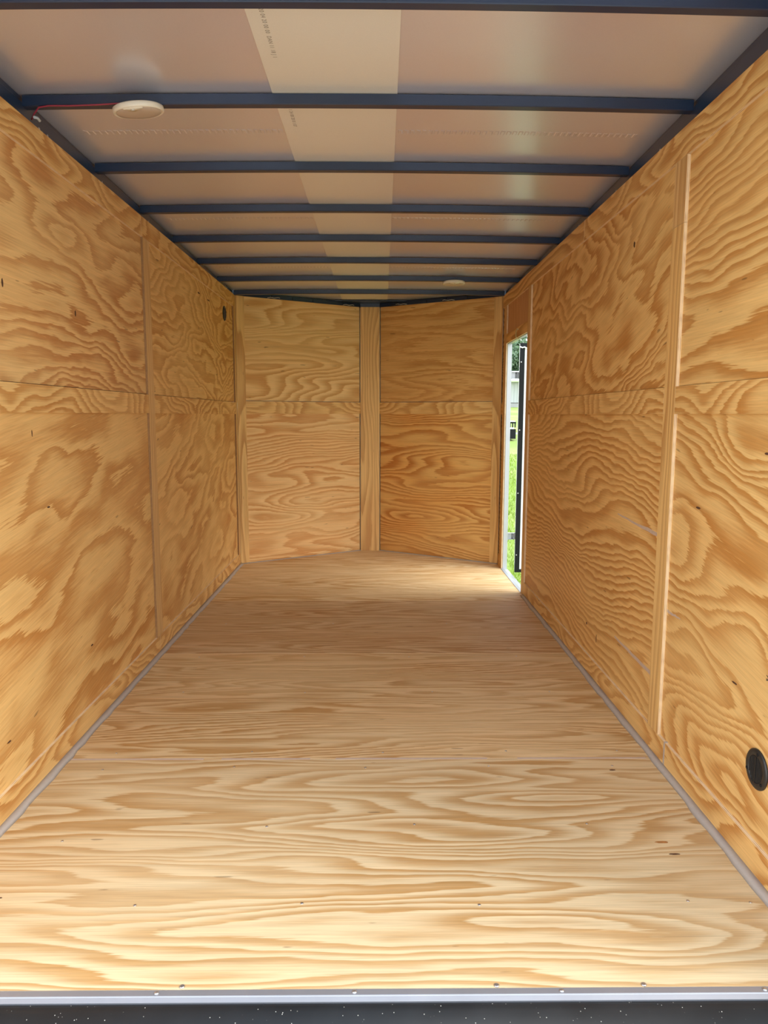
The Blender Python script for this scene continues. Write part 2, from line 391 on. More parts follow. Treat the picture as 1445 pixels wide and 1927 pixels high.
ZB, ZM0, ZM1, ZT = 0.102, 1.354, 1.455, 2.273
wl = shell('wall_left', [(-XO, -XO+0.005, -0.02, YC, -0.10, 2.46)], 'left plywood trailer wall, two bays, high round vent at far end')
# left bays
LB0, LB1 = 2.465, 2.572
YE = YC-0.012
for z0, z1, m1, m2 in ((0.0, 1.402, M_left_lo, M_left_lo2), (ZM1+.003, H, M_left_up, M_left_up2)):
    panel(wl, -1, 0.0, 2.515, z0, z1, m1); panel(wl, -1, 2.519, YC+(0.05 if z0 > 1 else 0.05), z0, z1, m2)
strip(wl, -1, 0.0, 2.508, 0.0, ZB, M_strip2, 'kick_strip'); strip(wl, -1, 2.512, YE, 0.0, ZB, M_strip2, 'kick_strip')
strip(wl, -1, 0.0, 2.444, ZT, H, M_strip2, 'top_strip'); strip(wl, -1, 2.447, YE, ZT, H, M_strip2, 'top_strip')
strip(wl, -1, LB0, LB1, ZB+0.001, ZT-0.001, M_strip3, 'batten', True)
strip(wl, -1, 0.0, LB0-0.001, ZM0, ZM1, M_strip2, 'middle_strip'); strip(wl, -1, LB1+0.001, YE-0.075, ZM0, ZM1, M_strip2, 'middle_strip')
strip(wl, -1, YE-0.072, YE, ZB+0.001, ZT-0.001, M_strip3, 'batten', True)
# right wall
wr = shell('wall_right', [(XO-0.005, XO, -0.02, D0-0.013, -0.10, 2.46), (XO-0.005, XO, D1+0.013, YC, -0.10, 2.46), (XO-0.005, XO, D0-0.013, D1+0.013, DH+0.013, 2.46)],
           'right plywood trailer wall, low round vent near, doorway at far end')
RB0, RB1 = 1.175, 1.283
for z0, z1, m1, m2 in ((0.0, 1.402, M_right_lo, M_right_lo2), (ZM1+.0022, H, M_right_up, M_right_up2)):
    panel(wr, 1, 0.0, 1.226, z0, z1, m1); panel(wr, 1, 1.230, D0, z0, z1, m2)
panel(wr, 1, D0+0.001, D1-0.001, DH, H, M_head, True); panel(wr, 1, D1, YC+.05, 0.0, H, M_right_lo2)
strip(wr, 1, 0.0, 1.10, 0.0, ZB, M_strip2, 'kick_strip'); strip(wr, 1, 1.106, D0-0.101, 0.0, ZB, M_strip2, 'kick_strip')
strip(wr, 1, 0.0, 2.505, ZT, H, M_strip2, 'top_strip'); strip(wr, 1, 2.508, YE, ZT, H, M_strip, 'top_strip')
strip(wr, 1, RB0, RB1, 2.04, ZT-0.001, M_strip3, 'batten', True)
strip(wr, 1, RB0, RB1, ZB+0.001, 2.0385, M_strip, 'batten', True)
strip(wr, 1, 0.0, RB0-0.001, ZM0, ZM1, M_strip2, 'middle_strip'); strip(wr, 1, RB1+0.001, D0-0.101, ZM0, ZM1, M_strip2, 'middle_strip')
strip(wr, 1, D0-0.10, D0-0.0005, 0.0, ZT-0.001, M_strip3, 'batten', True)
strip(wr, 1, D1+0.0005, D1+0.10, 0.0, ZT-0.001, M_strip3, 'batten', True)
strip(wr, 1, D0+0.0005, D1-0.0005, DH, DH+0.078, M_strip, 'head_strip')
strip(wr, 1, D1+0.101, YE, ZM0, ZM1, M_strip2, 'middle_strip'); strip(wr, 1, D1+0.101, YE, 0.0, ZB, M_strip2, 'kick_strip')
# putty-filled splits in the right lower panels
def smear(y0, y1, z0, z1, h):
    b = MB(); rings = []
    for i in range(9):
        t = i/8; y = y0+(y1-y0)*t; z = z0+(z1-z0)*t+random.uniform(-.002, .002); w = h*(0.35+0.65*t)*random.uniform(.8, 1.2)
        rings.append([(HX+PT, y, z-w/2), (HX+PT-0.0006, y, z-w/2), (HX+PT-0.0006, y, z+w/2), (HX+PT, y, z+w/2)])
    b.sweep(rings); b.build('putty_smear', M_putty, wr)
smear(1.80, 1.285, .895, .877, .016); smear(1.77, 1.285, .318, .304, .022); smear(1.05, 1.172, .605, .603, .012)
b = MB(); b.box((HX-0.0006, 1.098, 0.004), (0,1,0), (0,0,1), (1,0,0), .011, .10, .0125, 0); b.build('caulk_bead', M_caulk, wr)
for (y, z, ra, rb) in ((1.733, 2.084, .010, .013), (2.226, .252, .010, .008), (.95, 1.03, .02, .004), (.62, .52, .016, .003), (2.05, .225, .004, .022), (.52, 1.24, .014, .004)):
    knot_patch(wr, (HX+PT-.0006, y, z), (0,1,0), (0,0,1), (-1,0,0), ra, rb, M_knot)
for (y, z, ra, rb) in ((.95, 1.78, .006, .016), (1.55, 1.76, .006, .012), (1.1, 1.28, .003, .012), (3.75, 2.19, .035, .006), (4.05, 2.185, .04, .005), (1.2, 1.0, .012, .004), (1.55, .35, .012, .004), (.8, .25, .014, .003)):
    knot_patch(wl, (-HX-PT+.0006, y, z), (0,1,0), (0,0,1), (1,0,0), ra, rb, M_knot)
# pen marks on the right near panel
def pen(lines):
    b = MB()
    for (y0, z0, y1, z1) in lines:
        p, q = Vector((HX+PT-.0008, y0, z0)), Vector((HX+PT-.0008, y1, z1)); t = (q-p).normalized(); s_ = t.cross(Vector((1, 0, 0)))*0.0011
        b.sweep([[p-s_, p+s_, p+s_+Vector((.0006, 0, 0)), p-s_+Vector((.0006, 0, 0))], [q-s_, q+s_, q+s_+Vector((.0006, 0, 0)), q-s_+Vector((.0006, 0, 0))]])
    return b.build('pen_mark', M_pen, wr)
Y0, Z0 = .420, .690
pen([(Y0, Z0, Y0-.012, Z0+.004), (Y0-.012, Z0+.004, Y0-.002, Z0+.008), (Y0-.002, Z0+.008, Y0-.014, Z0+.011), (Y0-.014, Z0+.011, Y0-.002, Z0+.017), (Y0-.002, Z0+.017, Y0-.011, Z0+.019), (Y0-.004, Z0+.026, Y0-.004, Z0+.032), (Y0-.004, Z0+.032, Y0-.012, Z0+.029)])
Y0, Z0 = .440, .598
pen([(Y0, Z0+.012, Y0-.010, Z0+.008), (Y0-.010, Z0+.008, Y0-.009, Z0), (Y0-.009, Z0, Y0, Z0-.003), (Y0, Z0+.002, Y0-.005, Z0)])

# ------------------------------------------------------------------ V nose walls
def vwall(sgn, name, label, mu, ml):
    a = Vector((-sgn*HX, YA-YC, 0)).normalized()       # from the corner to the apex
    n = Vector((sgn*(YA-YC), HX, 0)).normalized()      # outward
    c = Vector((sgn*HX, YC, 0))
    b = MB(); b.box(c+n*0.065-a*0.03+Vector((0, 0, -.10)), a, (0,0,1), n, VL+0.07, 2.53, 0.005, 0)
    w = tag(b.build(name, M_skin), label, 'wall', kind='structure')
    def piece(s0, s1, z0, z1, off, th, mat, nm, vert=False):
        b = MB(); o = c+a*s0+n*off+Vector((0, 0, z0))
        if vert: b.box(o, (0,0,1), a, n, z1-z0, s1-s0, th)
        else: b.box(o, a, (0,0,1), n, s1-s0, z1-z0, th)
        return b.build(nm, [mat, M_edge], w)
    piece(0.012, VL-0.116, 0.0, 1.402, PT*.6, 0.010, ml, 'plywood_panel'); piece(0.012, VL-0.116, ZM1+.018, H, PT*.6, 0.010, mu, 'plywood_panel')
    piece(0.0, 0.082, 0.0, H, 0, PT*.6, M_strip, 'batten', True)
    piece(0.083, VL-0.112, ZM0+0.004, ZM1+0.014, 0, PT*.6, M_strip2, 'middle_strip')
    return w
vl = vwall(-1, 'wall_front_left', 'left half of the V-shaped plywood nose wall, paler half', M_fl_up, M_fl_lo)
vr = vwall(1, 'wall_front_right', 'right half of the V-shaped plywood nose wall, browner half', M_fr_up, M_fr_lo)
# flat batten over the apex, its back bevelled to the V
b = MB(); yb = 5.762
xw = 0.094; yw = YA-(YA-YC)*xw/HX
prof = [(-xw, yb-.0035), (xw, yb-.0035), (xw, yw-.001), (0, YA-.001), (-xw, yw-.001)]
yf = yw-0.008
prof = [(-xw, yf), (xw, yf), (xw, yw-.0015), (0, YA-.0015), (-xw, yw-.0015)]
n_ = len(prof)
for i in range(n_):
    (xa, ya), (xb, yb_) = prof[i], prof[(i+1) % n_]
    b.quad([(xa, ya, 0), (xb, yb_, 0), (xb, yb_, H), (xa, ya, H)], [(0, xa), (0, xb), (H, xb), (H, xa)], 0 if i == 0 else 1)
b.quad([(x, y, H) for x, y in prof], None, 1)
b.build('apex_batten', [M_strip, M_edge], vl)

# ------------------------------------------------------------------ ceiling: sheets, bows, rails
def ysamples(y0, y1):
    ys = sorted({y0, y1, *[y for y in BY if y0 < y < y1], *[y0+(y1-y0)*i/8 for i in range(9)]})
    return ys
def sheet(name, y0, y1, xl, xr, dz, mat, parent, th=0.0015):
    b = MB(); ys = ysamples(y0, y1); NX = 16
    for dd, up in ((0, False), (th, True)):
        base = len(b.v)
        for y in ys:
            l, r_ = xl(y), max(xr(y), xl(y)+.02)
            b.v += [(l+(r_-l)*i/NX, y, skinz(l+(r_-l)*i/NX, y)+dz+dd) for i in range(NX+1)]
        for j in range(len(ys)-1):
            for i in range(NX):
                q = [base+j*(NX+1)+i, base+j*(NX+1)+i+1, base+(j+1)*(NX+1)+i+1, base+(j+1)*(NX+1)+i]
                b.f.append(tuple(q if up else reversed(q))); b.uv.append([(0, 0)]*4); b.mi.append(0); b.sm.append(True)
    return b.build(name, mat, parent)
le = lambda y: -0.318+0.010*y
re_ = lambda y: 0.124+0.0075*y
b = MB(); poly = [(-XO, -0.02), (XO, -0.02), (XO, YC), (0.12, YA+.08), (-0.12, YA+.08), (-XO, YC)]
b.prism(poly, 2.494, 2.500)
ceil = tag(b.build('ceiling', M_skin), 'metal trailer ceiling of lapped pinkish sheets, a cream strip and dark roof bows', 'ceiling', kind='structure')
cuts = [-0.02, 1.525, 2.765, 4.08, 5.72]
for k in range(4):
    y0, y1 = cuts[k], cuts[k+1]
    sheet('roof_sheet', y0+.001, y1-.001, lambda y: -xm(y, XO-.002)*1.0 if y <= YC else -max(xm(y, XO+.05), -le(y)+.03), lambda y: le(y)+0.03, 0.0012, M_roof, ceil)
    sheet('roof_sheet', y0+.001, y1-.001, lambda y: re_(y)-0.03, lambda y: xm(y, XO-.002) if y <= YC else max(xm(y, XO+.05), re_(y)+.03), 0.0012, M_roof, ceil)
cs = sheet('centre_roof_strip', -0.02, 5.84, lambda y: le(y), lambda y: re_(y), -0.0012, M_roofc, ceil, 0.002); cs['label'] = 'cream coloured strip down the middle'
# crimped lap seams on the side sheets
for y in cuts[1:4]:
    for sg in (-1, 1):
        b = MB(); x = (abs(le(y)) if sg < 0 else re_(y))+.01; p = 0.024
        while x < 1.10:
            xa, xb = sg*x, sg*(x+p*0.72)
            x0_, x1_ = min(xa, xb), max(xa, xb); zz = skinz((x0_+x1_)/2, y)+0.0012
            q = [(x0_, y-.022), (x1_, y-.018), (x1_, y+.022), (x0_, y+.018)]
            q2 = [(x0_+.003, y-.018), (x1_-.003, y-.014), (x1_-.003, y+.018), (x0_+.003, y+.014)]
            b.sweep([[(a_, c_, zz) for a_, c_ in q], [(a_, c_, zz-.0018) for a_, c_ in q2]])
            x += p
        xa, xb = sorted((sg*(abs(le(y)) if sg < 0 else re_(y)), sg*1.15))
        o = b.build('crimped_seam', M_roof, ceil); o['kind'] = 'stuff'
# roof bows
for k, (y, z) in enumerate(zip(BY, BZ)):
    b = MB(); xw_ = HX+0.014 if k < 7 else HX+0.002
    rings = []
    for i in range(17):
        x = -xw_+2*xw_*i/16; za = z+arch(x)
        rings.append([(x, y-.038, za+.0025), (x, y-.0355, za), (x, y-.0025, za), (x, y, za+.0025), (x, y, za+.0355), (x, y-.038, za+.0355)])
    b.sweep(rings)
    b.build('roof_bow', M_black, ceil)
# rails along the walls
def rail_top(y): return H+0.065-(0.034)*y/5.05
for sg in (-1, 1):
    b = MB(); rings = []
    for i in range(12):
        y = -0.02+(YC+0.02)*i/11; zt = rail_top(y); zs = skinz(XO, y)+.0005; yq = y
        pts = [(sg*(HX+.014), yq, H+.0015), (sg*(HX+.014), yq, zt-.003), (sg*(HX+.017), yq, zt), (sg*(HX+.024), yq, zt+.001), (sg*(HX+.026), yq, zs), (sg*(XO-.006), yq, zs), (sg*(XO-.006), yq, H+.0015)]
        if sg > 0: pts.reverse()
        rings.append(pts)
    b.sweep(rings); b.build('roof_rail', M_black, ceil)
# header rails over the V nose
for sg in (-1, 1):
    a = Vector((-sg*HX, YA-YC, 0)).normalized(); n = Vector((sg*(YA-YC), HX, 0)).normalized(); c = Vector((sg*HX, YC, 0))
    b = MB(); rings = []
    for s_ in (0.0, VL*.5, VL+0.0):
        p = c+a*s_
        sec = [(0.004, H+.0015), (0.004, H+.030), (0.006, H+.032), (.022, H+.033), (.024, 2.420), (.05, 2.420), (.05, 2.492), (.066, 2.492), (.066, H+.0015)]
        pts = [Vector((*(p+n*o_).xy, z)) for o_, z in sec]
        if sg < 0: pts.reverse()
        rings.append(pts)
    b.sweep(rings); b.build('header_rail', M_black, ceil)
    # joints: small ribs on the header
    for t in (.25, .4, .55, .78):
        p = c+a*(VL*t); b = MB(); b.box(p+n*0.0015+Vector((0, 0, H+.004)), a, (0,0,1), n, .004, .026, .003, 0); b.build('header_rib', M_seal, ceil)
b = MB(); b.prism([(-.34, 5.572), (.34, 5.572), (.06, 5.745), (-.06, 5.745)], H+.033, H+.039); b.build('apex_gusset', M_black, ceil)
b = MB(); b.prism([(-.11, 5.745), (.11, 5.745), (.11, 5.87), (-.11, 5.87)], H+.002, 2.492); b.build('apex_block', M_black, ceil)
b = MB(); b.abox(-HX+.02, HX-.02, -0.02, 0.03, 2.36, 2.455); b.build('rear_header', M_black, ceil)
# small screws / clip ends on the rails
b = MB(); b.lathe([(0.006, 0), (0.006, .003), (.003, .005)], 8); clip0 = None
for sg, ys in ((-1, (1.30, 1.37, 1.93, 2.62, 4.75)), (1, (1.48, 2.02, 2.66, 4.72, 4.95))):
    for y in ys:
        o = b.build('rail_screw', M_screw, ceil) if clip0 is None else dup(clip0, ceil)
        if clip0 is None: clip0 = o
        o.location = (sg*(HX+.014), y, H+.010); o.rotation_euler = (0, -sg*math.pi/2, 0)
# printed lot line on the centre strip (pale ink, mostly illegible in the photograph)
def text_mesh(txt, size, parent, mat, loc, rot, name):
    cu = bpy.data.curves.new(name, 'FONT'); cu.body = txt; cu.size = size; cu.extrude = 0.0001; cu.space_character = 1.15
    to = bpy.data.objects.new(name, cu); COL.objects.link(to); bpy.context.view_layer.update()
    dg = bpy.context.evaluated_depsgraph_get(); me = bpy.data.meshes.new_from_object(to.evaluated_get(dg))
    bpy.data.objects.remove(to); me.materials.clear(); me.materials.append(mat)
    o = bpy.data.objects.new(name, me); COL.objects.link(o); o.parent = parent; o.location = loc; o.rotation_euler = rot
    return o
# read from below along +y: mirror by facing down
def ceil_text(txt, y0, size):
    o = text_mesh(txt, size, ceil, M_ink, (0, 0, 0), (0, 0, 0), 'printed_lot_line')
    z = skinz(-.27, y0+.25)-0.0025
    s_ = (skinz(-.27, y0+.5)-skinz(-.27, y0))/.5
    ex = Vector((.010, 1, s_)).normalized(); ez = Vector((0, 0, -1)); ey = ez.cross(ex).normalized(); ez = ex.cross(ey)
    o.matrix_local = Matrix(((ex.x, ey.x, ez.x, le(y0)+.040), (ex.y, ey.y, ez.y, y0), (ex.z, ey.z, ez.z, skinz(-.27, y0)-.0016), (0, 0, 0, 1)))
ceil_text('LOT 20 04 20 00 00  DAN 11 18 J 1', .60, .019)
ceil_text('I 1 24 00 20 0 1 07', 1.30, .019)

# ------------------------------------------------------------------ wiring and dome lights
def wire(name, pts, r_, mat, label, cat='wire'):
    b = MB(); b.tube(pts, r_, 6); return tag(b.build(name, mat), label, cat)
yb2 = BY[1]-.038
wire('electrical_wire', [(-1.172, 1.225, 2.392), (-1.155, 1.205, 2.402), (-1.125, 1.180, 2.416), (-1.09, yb2-.003, 2.420), (-1.02, yb2-.003, 2.420), (-.92, yb2-.003, 2.424), (-.83, yb2-.003, 2.430), (-.77, yb2-.003, 2.434)],
     .0028, M_wire_r, 'red wire running from left rail along roof bow to dome light')
wire('wire_connector', [(-1.150, 1.196, H+.012), (-1.146, 1.214, H+.016), (-1.143, 1.226, H+.010)], .005, plain('grey_crimp', (.45, .50, .52), .4), 'grey crimp connector on the left rail beside the red wire', 'connector')
def vpt(sg, t, z, off=0.0): 
    a = Vector((-sg*HX, YA-YC, 0)); n = Vector((sg*(YA-YC), HX, 0)).normalized(); p = Vector((sg*HX, YC, 0))+a*t+n*off; return (p.x, p.y, z)
for sg, t, l in ((-1, .22, 'short pale wire end above left nose panel near corner'), (-1, .78, 'pale wire pigtail above left nose panel near the apex'), (1, .34, 'pale wire end above right nose panel near corner'), (1, .70, 'curled pale wire above right nose panel near the apex')):
    wire('wire_end', [vpt(sg, t, H+.004, -.004), vpt(sg, t+.02, H+.010, -.010), vpt(sg, t+.045, H+.006, -.012), vpt(sg, t+.075, H+.014, -.008), vpt(sg, t+.09, H+.012, .002)], .0022, M_wire_w, l)
wire('wire_hook', [(HX-.001, 4.30, DH+.055), (HX-.012, 4.31, DH+.062), (HX-.014, 4.33, DH+.045), (HX-.012, 4.345, DH+.02), (HX-.010, 4.35, DH-.004), (HX+.006, 4.355, DH-.012), (HX+.02, 4.34, DH-.006)],
     .0035, plain('brass_wire', (.52, .46, .30), .35, .6), 'small bent brass wire hook at the door head', 'hook')
def dome(loc, rot, label):
    e = empty('dome_light', loc, rot); tag(e, label, 'light', 'round ceiling dome lights')
    b = MB(); b.lathe([(.080, 0), (.0865, -.004), (.088, -.014), (.0865, -.019), (.083, -.0215), (.080, -.0195), (.078, -.0195)], 48); b.build('housing', M_lens, e)
    b = MB(); b.lathe([(.0785, -.0185), (.074, -.0225), (.050, -.0255), (.020, -.0268), (.002, -.027)], 48); b.build('lens', M_lens2, e)
    # finger tab with its switch, on the side facing the doors
    b = MB(); rings = []
    for i in range(13):
        t = (i-6)/6; x = .034*t; d_ = .5*(1+math.cos(math.pi*t))
        y0 = -math.sqrt(.083**2-x*x); y1 = y0+.004+.026*d_
        rings.append([(x, y0, -.0195), (x, y0, -.0225), (x, y1, -.0262-.0020*d_), (x, y1, -.0215)])
    b.sweep(rings, True, True, 0, True); b.build('switch_tab', M_lens, e)
    b = MB(); b.abox(-.005, .005, -.074, -.066, -.029, -.0235); b.build('switch', plain('switch_grey', (.55, .52, .44), .4), e)
    return e
dome((-.777, 1.175, bz(BY[1])+arch(.777)-.008), (math.radians(8.0), math.radians(-6), 0), 'round cream dome light on left of the second roof bow, nearer one')
dome((.668, 4.395, bz(BY[6])+arch(.668)-.0003), (0, 0, 0), 'round cream dome light on right of a far roof bow, farther one')

# ------------------------------------------------------------------ round vents
def vent(loc, sg, label):
    e = empty('round_vent', loc, (0, -sg*math.pi/2, 0)); tag(e, label, 'vent', 'round black wall vents')   # local z points into the room
    b = MB(); b.lathe([(.060, 0), (.060, .004), (.056, .0075), (.050, .008), (.041, .008), (.040, .0055), (.040, .002)], 40)
    b.build('rim', M_blkp, e)
    b = MB(); b.lathe([(.0395, .0005), (.0395, .002)], 32); b.build('backing', M_slot, e)
    for i in range(9):
        w_ = -.034+.0085*i; h_ = math.sqrt(.0392**2-w_*w_)
        b = MB(); rings = []
        for t in (-h_, h_): rings.append([(w_-.0014, t, .0024), (w_+.0016, t, .0024), (w_+.0022, t, .0072), (w_-.0006, t, .0074)] if 0 else [(t, w_-.0014, .0024), (t, w_+.0016, .0024), (t, w_+.0022, .0072), (t, w_-.0006, .0074)])
        b.sweep(rings); b.build('louvre', M_blkp, e)
    b = MB(); b.abox(-.0386, .0386, -.0018, .0018, .0072, .0086); b.build('crossbar', M_blkp, e)
    for k, t in enumerate((90+20, 210+20, 330+20)):
        b = MB(); b.lathe([(.0048, .0082), (.0048, .0098), (.002, .0104)], 10, (.0485*math.cos(math.radians(t)), .0485*math.sin(math.radians(t)), 0)); b.build('screw', M_seal, e)
    return e
vent((HX+PT-.0003, .452, .319), 1, 'round black louvred vent low on the near right wall')
vent((-HX-PT+.0003, 4.62, 2.166), -1, 'round black vent high on left wall at far end')

# ------------------------------------------------------------------ rear threshold
b = MB(); rings = []
for x in (-1.30, 1.30):
    rings.append([(x, -.0035, -.016), (x, -.0035, .0012), (x, -.021, .0016), (x, -.0225, .0010), (x, -.0235, -.0005), (x, -.0345, -.005), (x, -.0345, -.016)])
b.sweep(rings); th = tag(b.build('trim_1', M_alu2), 'scuffed aluminium edge strip along the rear of the plywood floor', 'trim', kind='structure')
b = MB(); b.lathe([(.006, 0), (.006, .0012), (.004, .0026), (.001, .003)], 10); s0 = None
for x in (-1.0, -.455, .009, .498, .98):
    o = b.build('screw', M_screw, th) if s0 is None else dup(s0, th)
    s0 = s0 or o; o.location = (x, -.0125, .0014)
b = MB(); rings = []
for x in (-1.30, 1.30):
    pr = [(-.035, -.05), (-.035, -.010), (-.038, -.0065), (-.046, -.0055), (-.060, -.008), (-.085, -.018), (-.115, -.035), (-.140, -.060), (-.150, -.095), (-.150, -.13), (-.035, -.13)]
    rings.append([(x, y, z) for y, z in pr])
b.sweep(rings, sm=True); tag(b.build('trim_2', M_sill), 'dusty black rounded sill below the aluminium floor edge', 'trim', kind='structure')
b = MB()
for sg in (-1, 1): b.abox(*sorted((sg*(HX+.004), sg*1.30)), -.10, -.021, -.10, 2.455)
tag(b.build('trim_3', M_black), 'black steel rear door posts of the trailer', 'trim', kind='structure')

# ------------------------------------------------------------------ side door frame and door
b = MB()
b.abox(HX+PT+.011, XO+.002, D1-.003, D1+.012, -.012, DH+.012); b.abox(HX+PT+.011, XO+.002, D0-.012, D0+.003, -.012, DH+.012)
b.abox(HX+PT+.011, XO+.002, D0+.003, D1-.003, DH-.003, DH+.012)
b.abox(HX+PT+.0005, HX+PT+.0115, D1-.0055, D1-.0005, .002, DH-.001); b.abox(HX+PT+.0005, HX+PT+.0115, D0+.0005, D0+.0055, .002, DH-.001); b.abox(HX+PT+.0005, HX+PT+.0115, D0+.006, D1-.006, DH-.006, DH-.0005)
tag(b.build('trim_4', M_alu), 'bare aluminium jambs and head lining the side doorway', 'trim', kind='structure')
b = MB(); rings = []
for y in (D0+.003, D1-.003): rings.append([(HX-.004, y, .0008), (HX-.004, y, .003), (HX+.022, y, .0045), (HX+.030, y, .001), (XO+.008, y, -.004), (XO+.008, y, -.06), (HX+.01, y, -.06), (HX+.01, y, .0008)])
b.sweep(rings); tag(b.build('trim_5', M_alu), 'shiny aluminium threshold of the side doorway', 'trim', kind='structure')
dx0, dx1, dy0, dz0, dz1 = 1.290, 2.155, 4.865, -.036, 1.960
b = MB(); b.abox(dx0+.004, dx1-.004, dy0+.004, dy0+.040, dz0+.004, dz1-.004)
door = tag(b.build('door_1', M_white), 'white side door with black edge frame standing open outside the doorway', 'door', kind='structure')
b = MB(); b.abox(dx0+.036, dx1-.036, dy0+.001, dy0+.004, dz0+.030, dz1-.036); b.build('inner_panel', M_white, door)
for q in ((dx0, dx0+.042, dz0, dz1), (dx1-.034, dx1, dz0, dz1), (dx0+.042, dx1-.034, dz0, dz0+.026), (dx0+.042, dx1-.034, dz1-.034, dz1)):
    b = MB(); b.abox(q[0], q[1], dy0-.006, dy0+.004, q[2], q[3]); b.build('edge_frame', M_seal, door)
b = MB(); b.lathe([(.006, 0), (.006, .002), (.003, .004)], 8); s0 = None
for z in (.12, .67, 1.22, 1.80):
    o = b.build('screw', M_screw, door) if s0 is None else dup(s0, door)
    s0 = s0 or o; o.location = (dx0+.012, dy0-.006, z); o.rotation_euler = (math.pi/2, 0, 0)
for z in (.285, 1.69):
    b = MB(); b.abox(XO+.003, dx0+.05, dy0+.0405, dy0+.044, z-.029, z+.029); hb = b.build('strap_hinge', M_alu, door)
    b = MB(); b.abox(XO+.003, XO+.010, dy0-.004, dy0+.0405, z-.033, z+.033); b.tube([(dx0-.020, dy0+.034, z-.029), (dx0-.020, dy0+.034, z+.029)], .006, 10); b.build('hinge_knuckle', M_alu2, hb)
    b = MB(); b.abox(XO+.014, dx0-.003, dy0+.012, dy0+.0405, z+.026, z+.029); b.abox(XO+.014, dx0-.003, dy0+.012, dy0+.0405, z-.029, z-.026); b.build('hinge_flange', M_alu, hb)
b = MB(); b.tube([(dx0-.002, dy0-.008, dz1-.030), (dx0+.018, dy0-.012, dz1-.040), (dx0+.036, dy0-.010, dz1-.034), (dx0+.060, dy0-.010, dz1-.048)], .006, 8); b.build('weather_strip', M_white, door)

# ------------------------------------------------------------------ outdoors
GZ = -0.52
def gz(x, y):
    d_ = math.hypot(x, y+1.6)
    if d_ < 10: return GZ
    t = (d_-10)/58
    return GZ+2.55*t if y > 0 else GZ
b = MB(); NX, NY = 40, 60
xs = [-60+150*(i/NX) for i in range(NX+1)]; ys = [-40+150*(i/NY) for i in range(NY+1)]
gv = [(x, y, gz(x, y)) for y in ys for x in xs]
gf = [(j*(NX+1)+i, j*(NX+1)+i+1, (j+1)*(NX+1)+i+1, (j+1)*(NX+1)+i) for j in range(NY) for i in range(NX)]
me = bpy.data.meshes.new('ground'); me.from_pydata(gv, [], gf); me.materials.append(M_grass)
for p in me.polygons: p.use_smooth = True
g = bpy.data.objects.new('ground', me); COL.objects.link(g); tag(g, 'sloping green lawn around the trailer', 'ground', kind='structure')
b = MB(); b.abox(-14, 14, -22, -0.6, GZ-.02, GZ+.012); tag(b.build('gravel_yard', M_gravel), 'pale gravel yard behind the trailer', 'ground', kind='structure')
# grass blades beside the doorway
vv, ff = [], []
for i in range(16000):
    y = 5.0+17*random.random()**1.5; x0 = 1.5+(y-5)*.08
    x = random.uniform(x0, x0+1.6+(y-5)*.16); z = gz(x, y); h = random.uniform(.04, .11); an = random.uniform(0, 6.28); w = .006+.004*(y-5)/10
    lx, ly = random.uniform(-.05, .05), random.uniform(-.05, .05); k = len(vv)
    ca, sa = math.cos(an)*w, math.sin(an)*w
    vv += [(x-ca, y-sa, z-.005), (x+ca, y+sa, z-.005), (x+lx*.5+ca*.6, y+ly*.5+sa*.6, z+h*.6), (x+lx, y+ly, z+h)]
    ff += [(k, k+1, k+2), (k, k+2, k+3)]
me = bpy.data.meshes.new('grass'); me.from_pydata(vv, [], ff); me.materials.append(M_blade)
o = bpy.data.objects.new('grass', me); COL.objects.link(o); tag(o, 'bright green grass blades beyond the side doorway', 'grass', kind='stuff')

# small black utility trailer on the lawn
ux, uy = 5.30, 28.2; uz = gz(ux, uy)
e = empty('utility_trailer', (ux, uy, uz)); tag(e, 'small black slat-sided utility trailer parked on the lawn', 'trailer')
b = MB(); b.abox(-1.3, .24, -.6, .6, .06, .44); b.build('tub', M_seal, e)
b = MB(); b.abox(-1.3, .16, -.62, .55, .442, .50); b.build('white_load', M_white, e)
for i in range(16):
    b = MB(); xx = -1.27+i*.097; b.abox(xx, xx+.045, -.6, -.565, .502, .66); b.build('slat', M_seal, e)
b = MB(); b.abox(-1.3, .24, -.605, -.56, .66, .72); b.build('top_rail', M_seal, e)
b = MB(); b.abox(-1.3, .20, -.63, .5, .722, .76); b.build('lid', M_white, e)
b = MB(); b.abox(.242, 1.5, -.05, .05, .22, .29); b.build('tongue', M_white, e)
b = MB(); b.abox(1.40, 1.46, -.03, .03, 0.0, .22); b.build('tongue_jack', M_seal, e)
for yy in (-.66, .61):
    b = MB(); b.sweep([[(-.5+.22*math.cos(t*math.pi/8), y_, .22+.22*math.sin(t*math.pi/8)) for t in range(16)] for y_ in (yy, yy+.05)]); b.build('wheel', M_seal, e)
# mobile home
hx, hy = 12.2, 66.0; hz = gz(hx, hy)
e = empty('mobile_home', (hx, hy, hz)); tag(e, 'white ribbed mobile home with pale skirting behind the lawn', 'building')
b = MB(); b.abox(-9, 9, 0, 4, .42, 2.75); b.build('wall', M_home, e)
b = MB()
for i in range(60): b.abox(-9+i*.3, -9+i*.3+.03, -.03, -.001, .45, 2.75)
o = b.build('siding_rib', M_home, e); o['kind'] = 'stuff'
b = MB(); b.abox(-8.95, 8.95, .05, 3.95, -.6, .38); b.build('skirting', plain('pale_skirting', (.34, .34, .34), .7), e)
b = MB(); rr = [[(x, -.4, 2.76), (x, 2, 3.35), (x, 4.4, 2.76), (x, 4.4, 2.70), (x, -.4, 2.70)] for x in (-9.2, 9.2)]; b.sweep(rr); b.build('roof', plain('grey_roof', (.42, .45, .42), .7), e)
b = MB(); b.abox(-1.6, -1.5, -.1, 0, .4, 2.7); b.build('downpipe', plain('grey_pipe', (.3, .33, .34), .5), e)
b = MB(); b.tube([(-1.25, -.55, 2.44), (2.2, -.55, 2.44)], .22, 14); b.build('gas_tank', M_white, e)
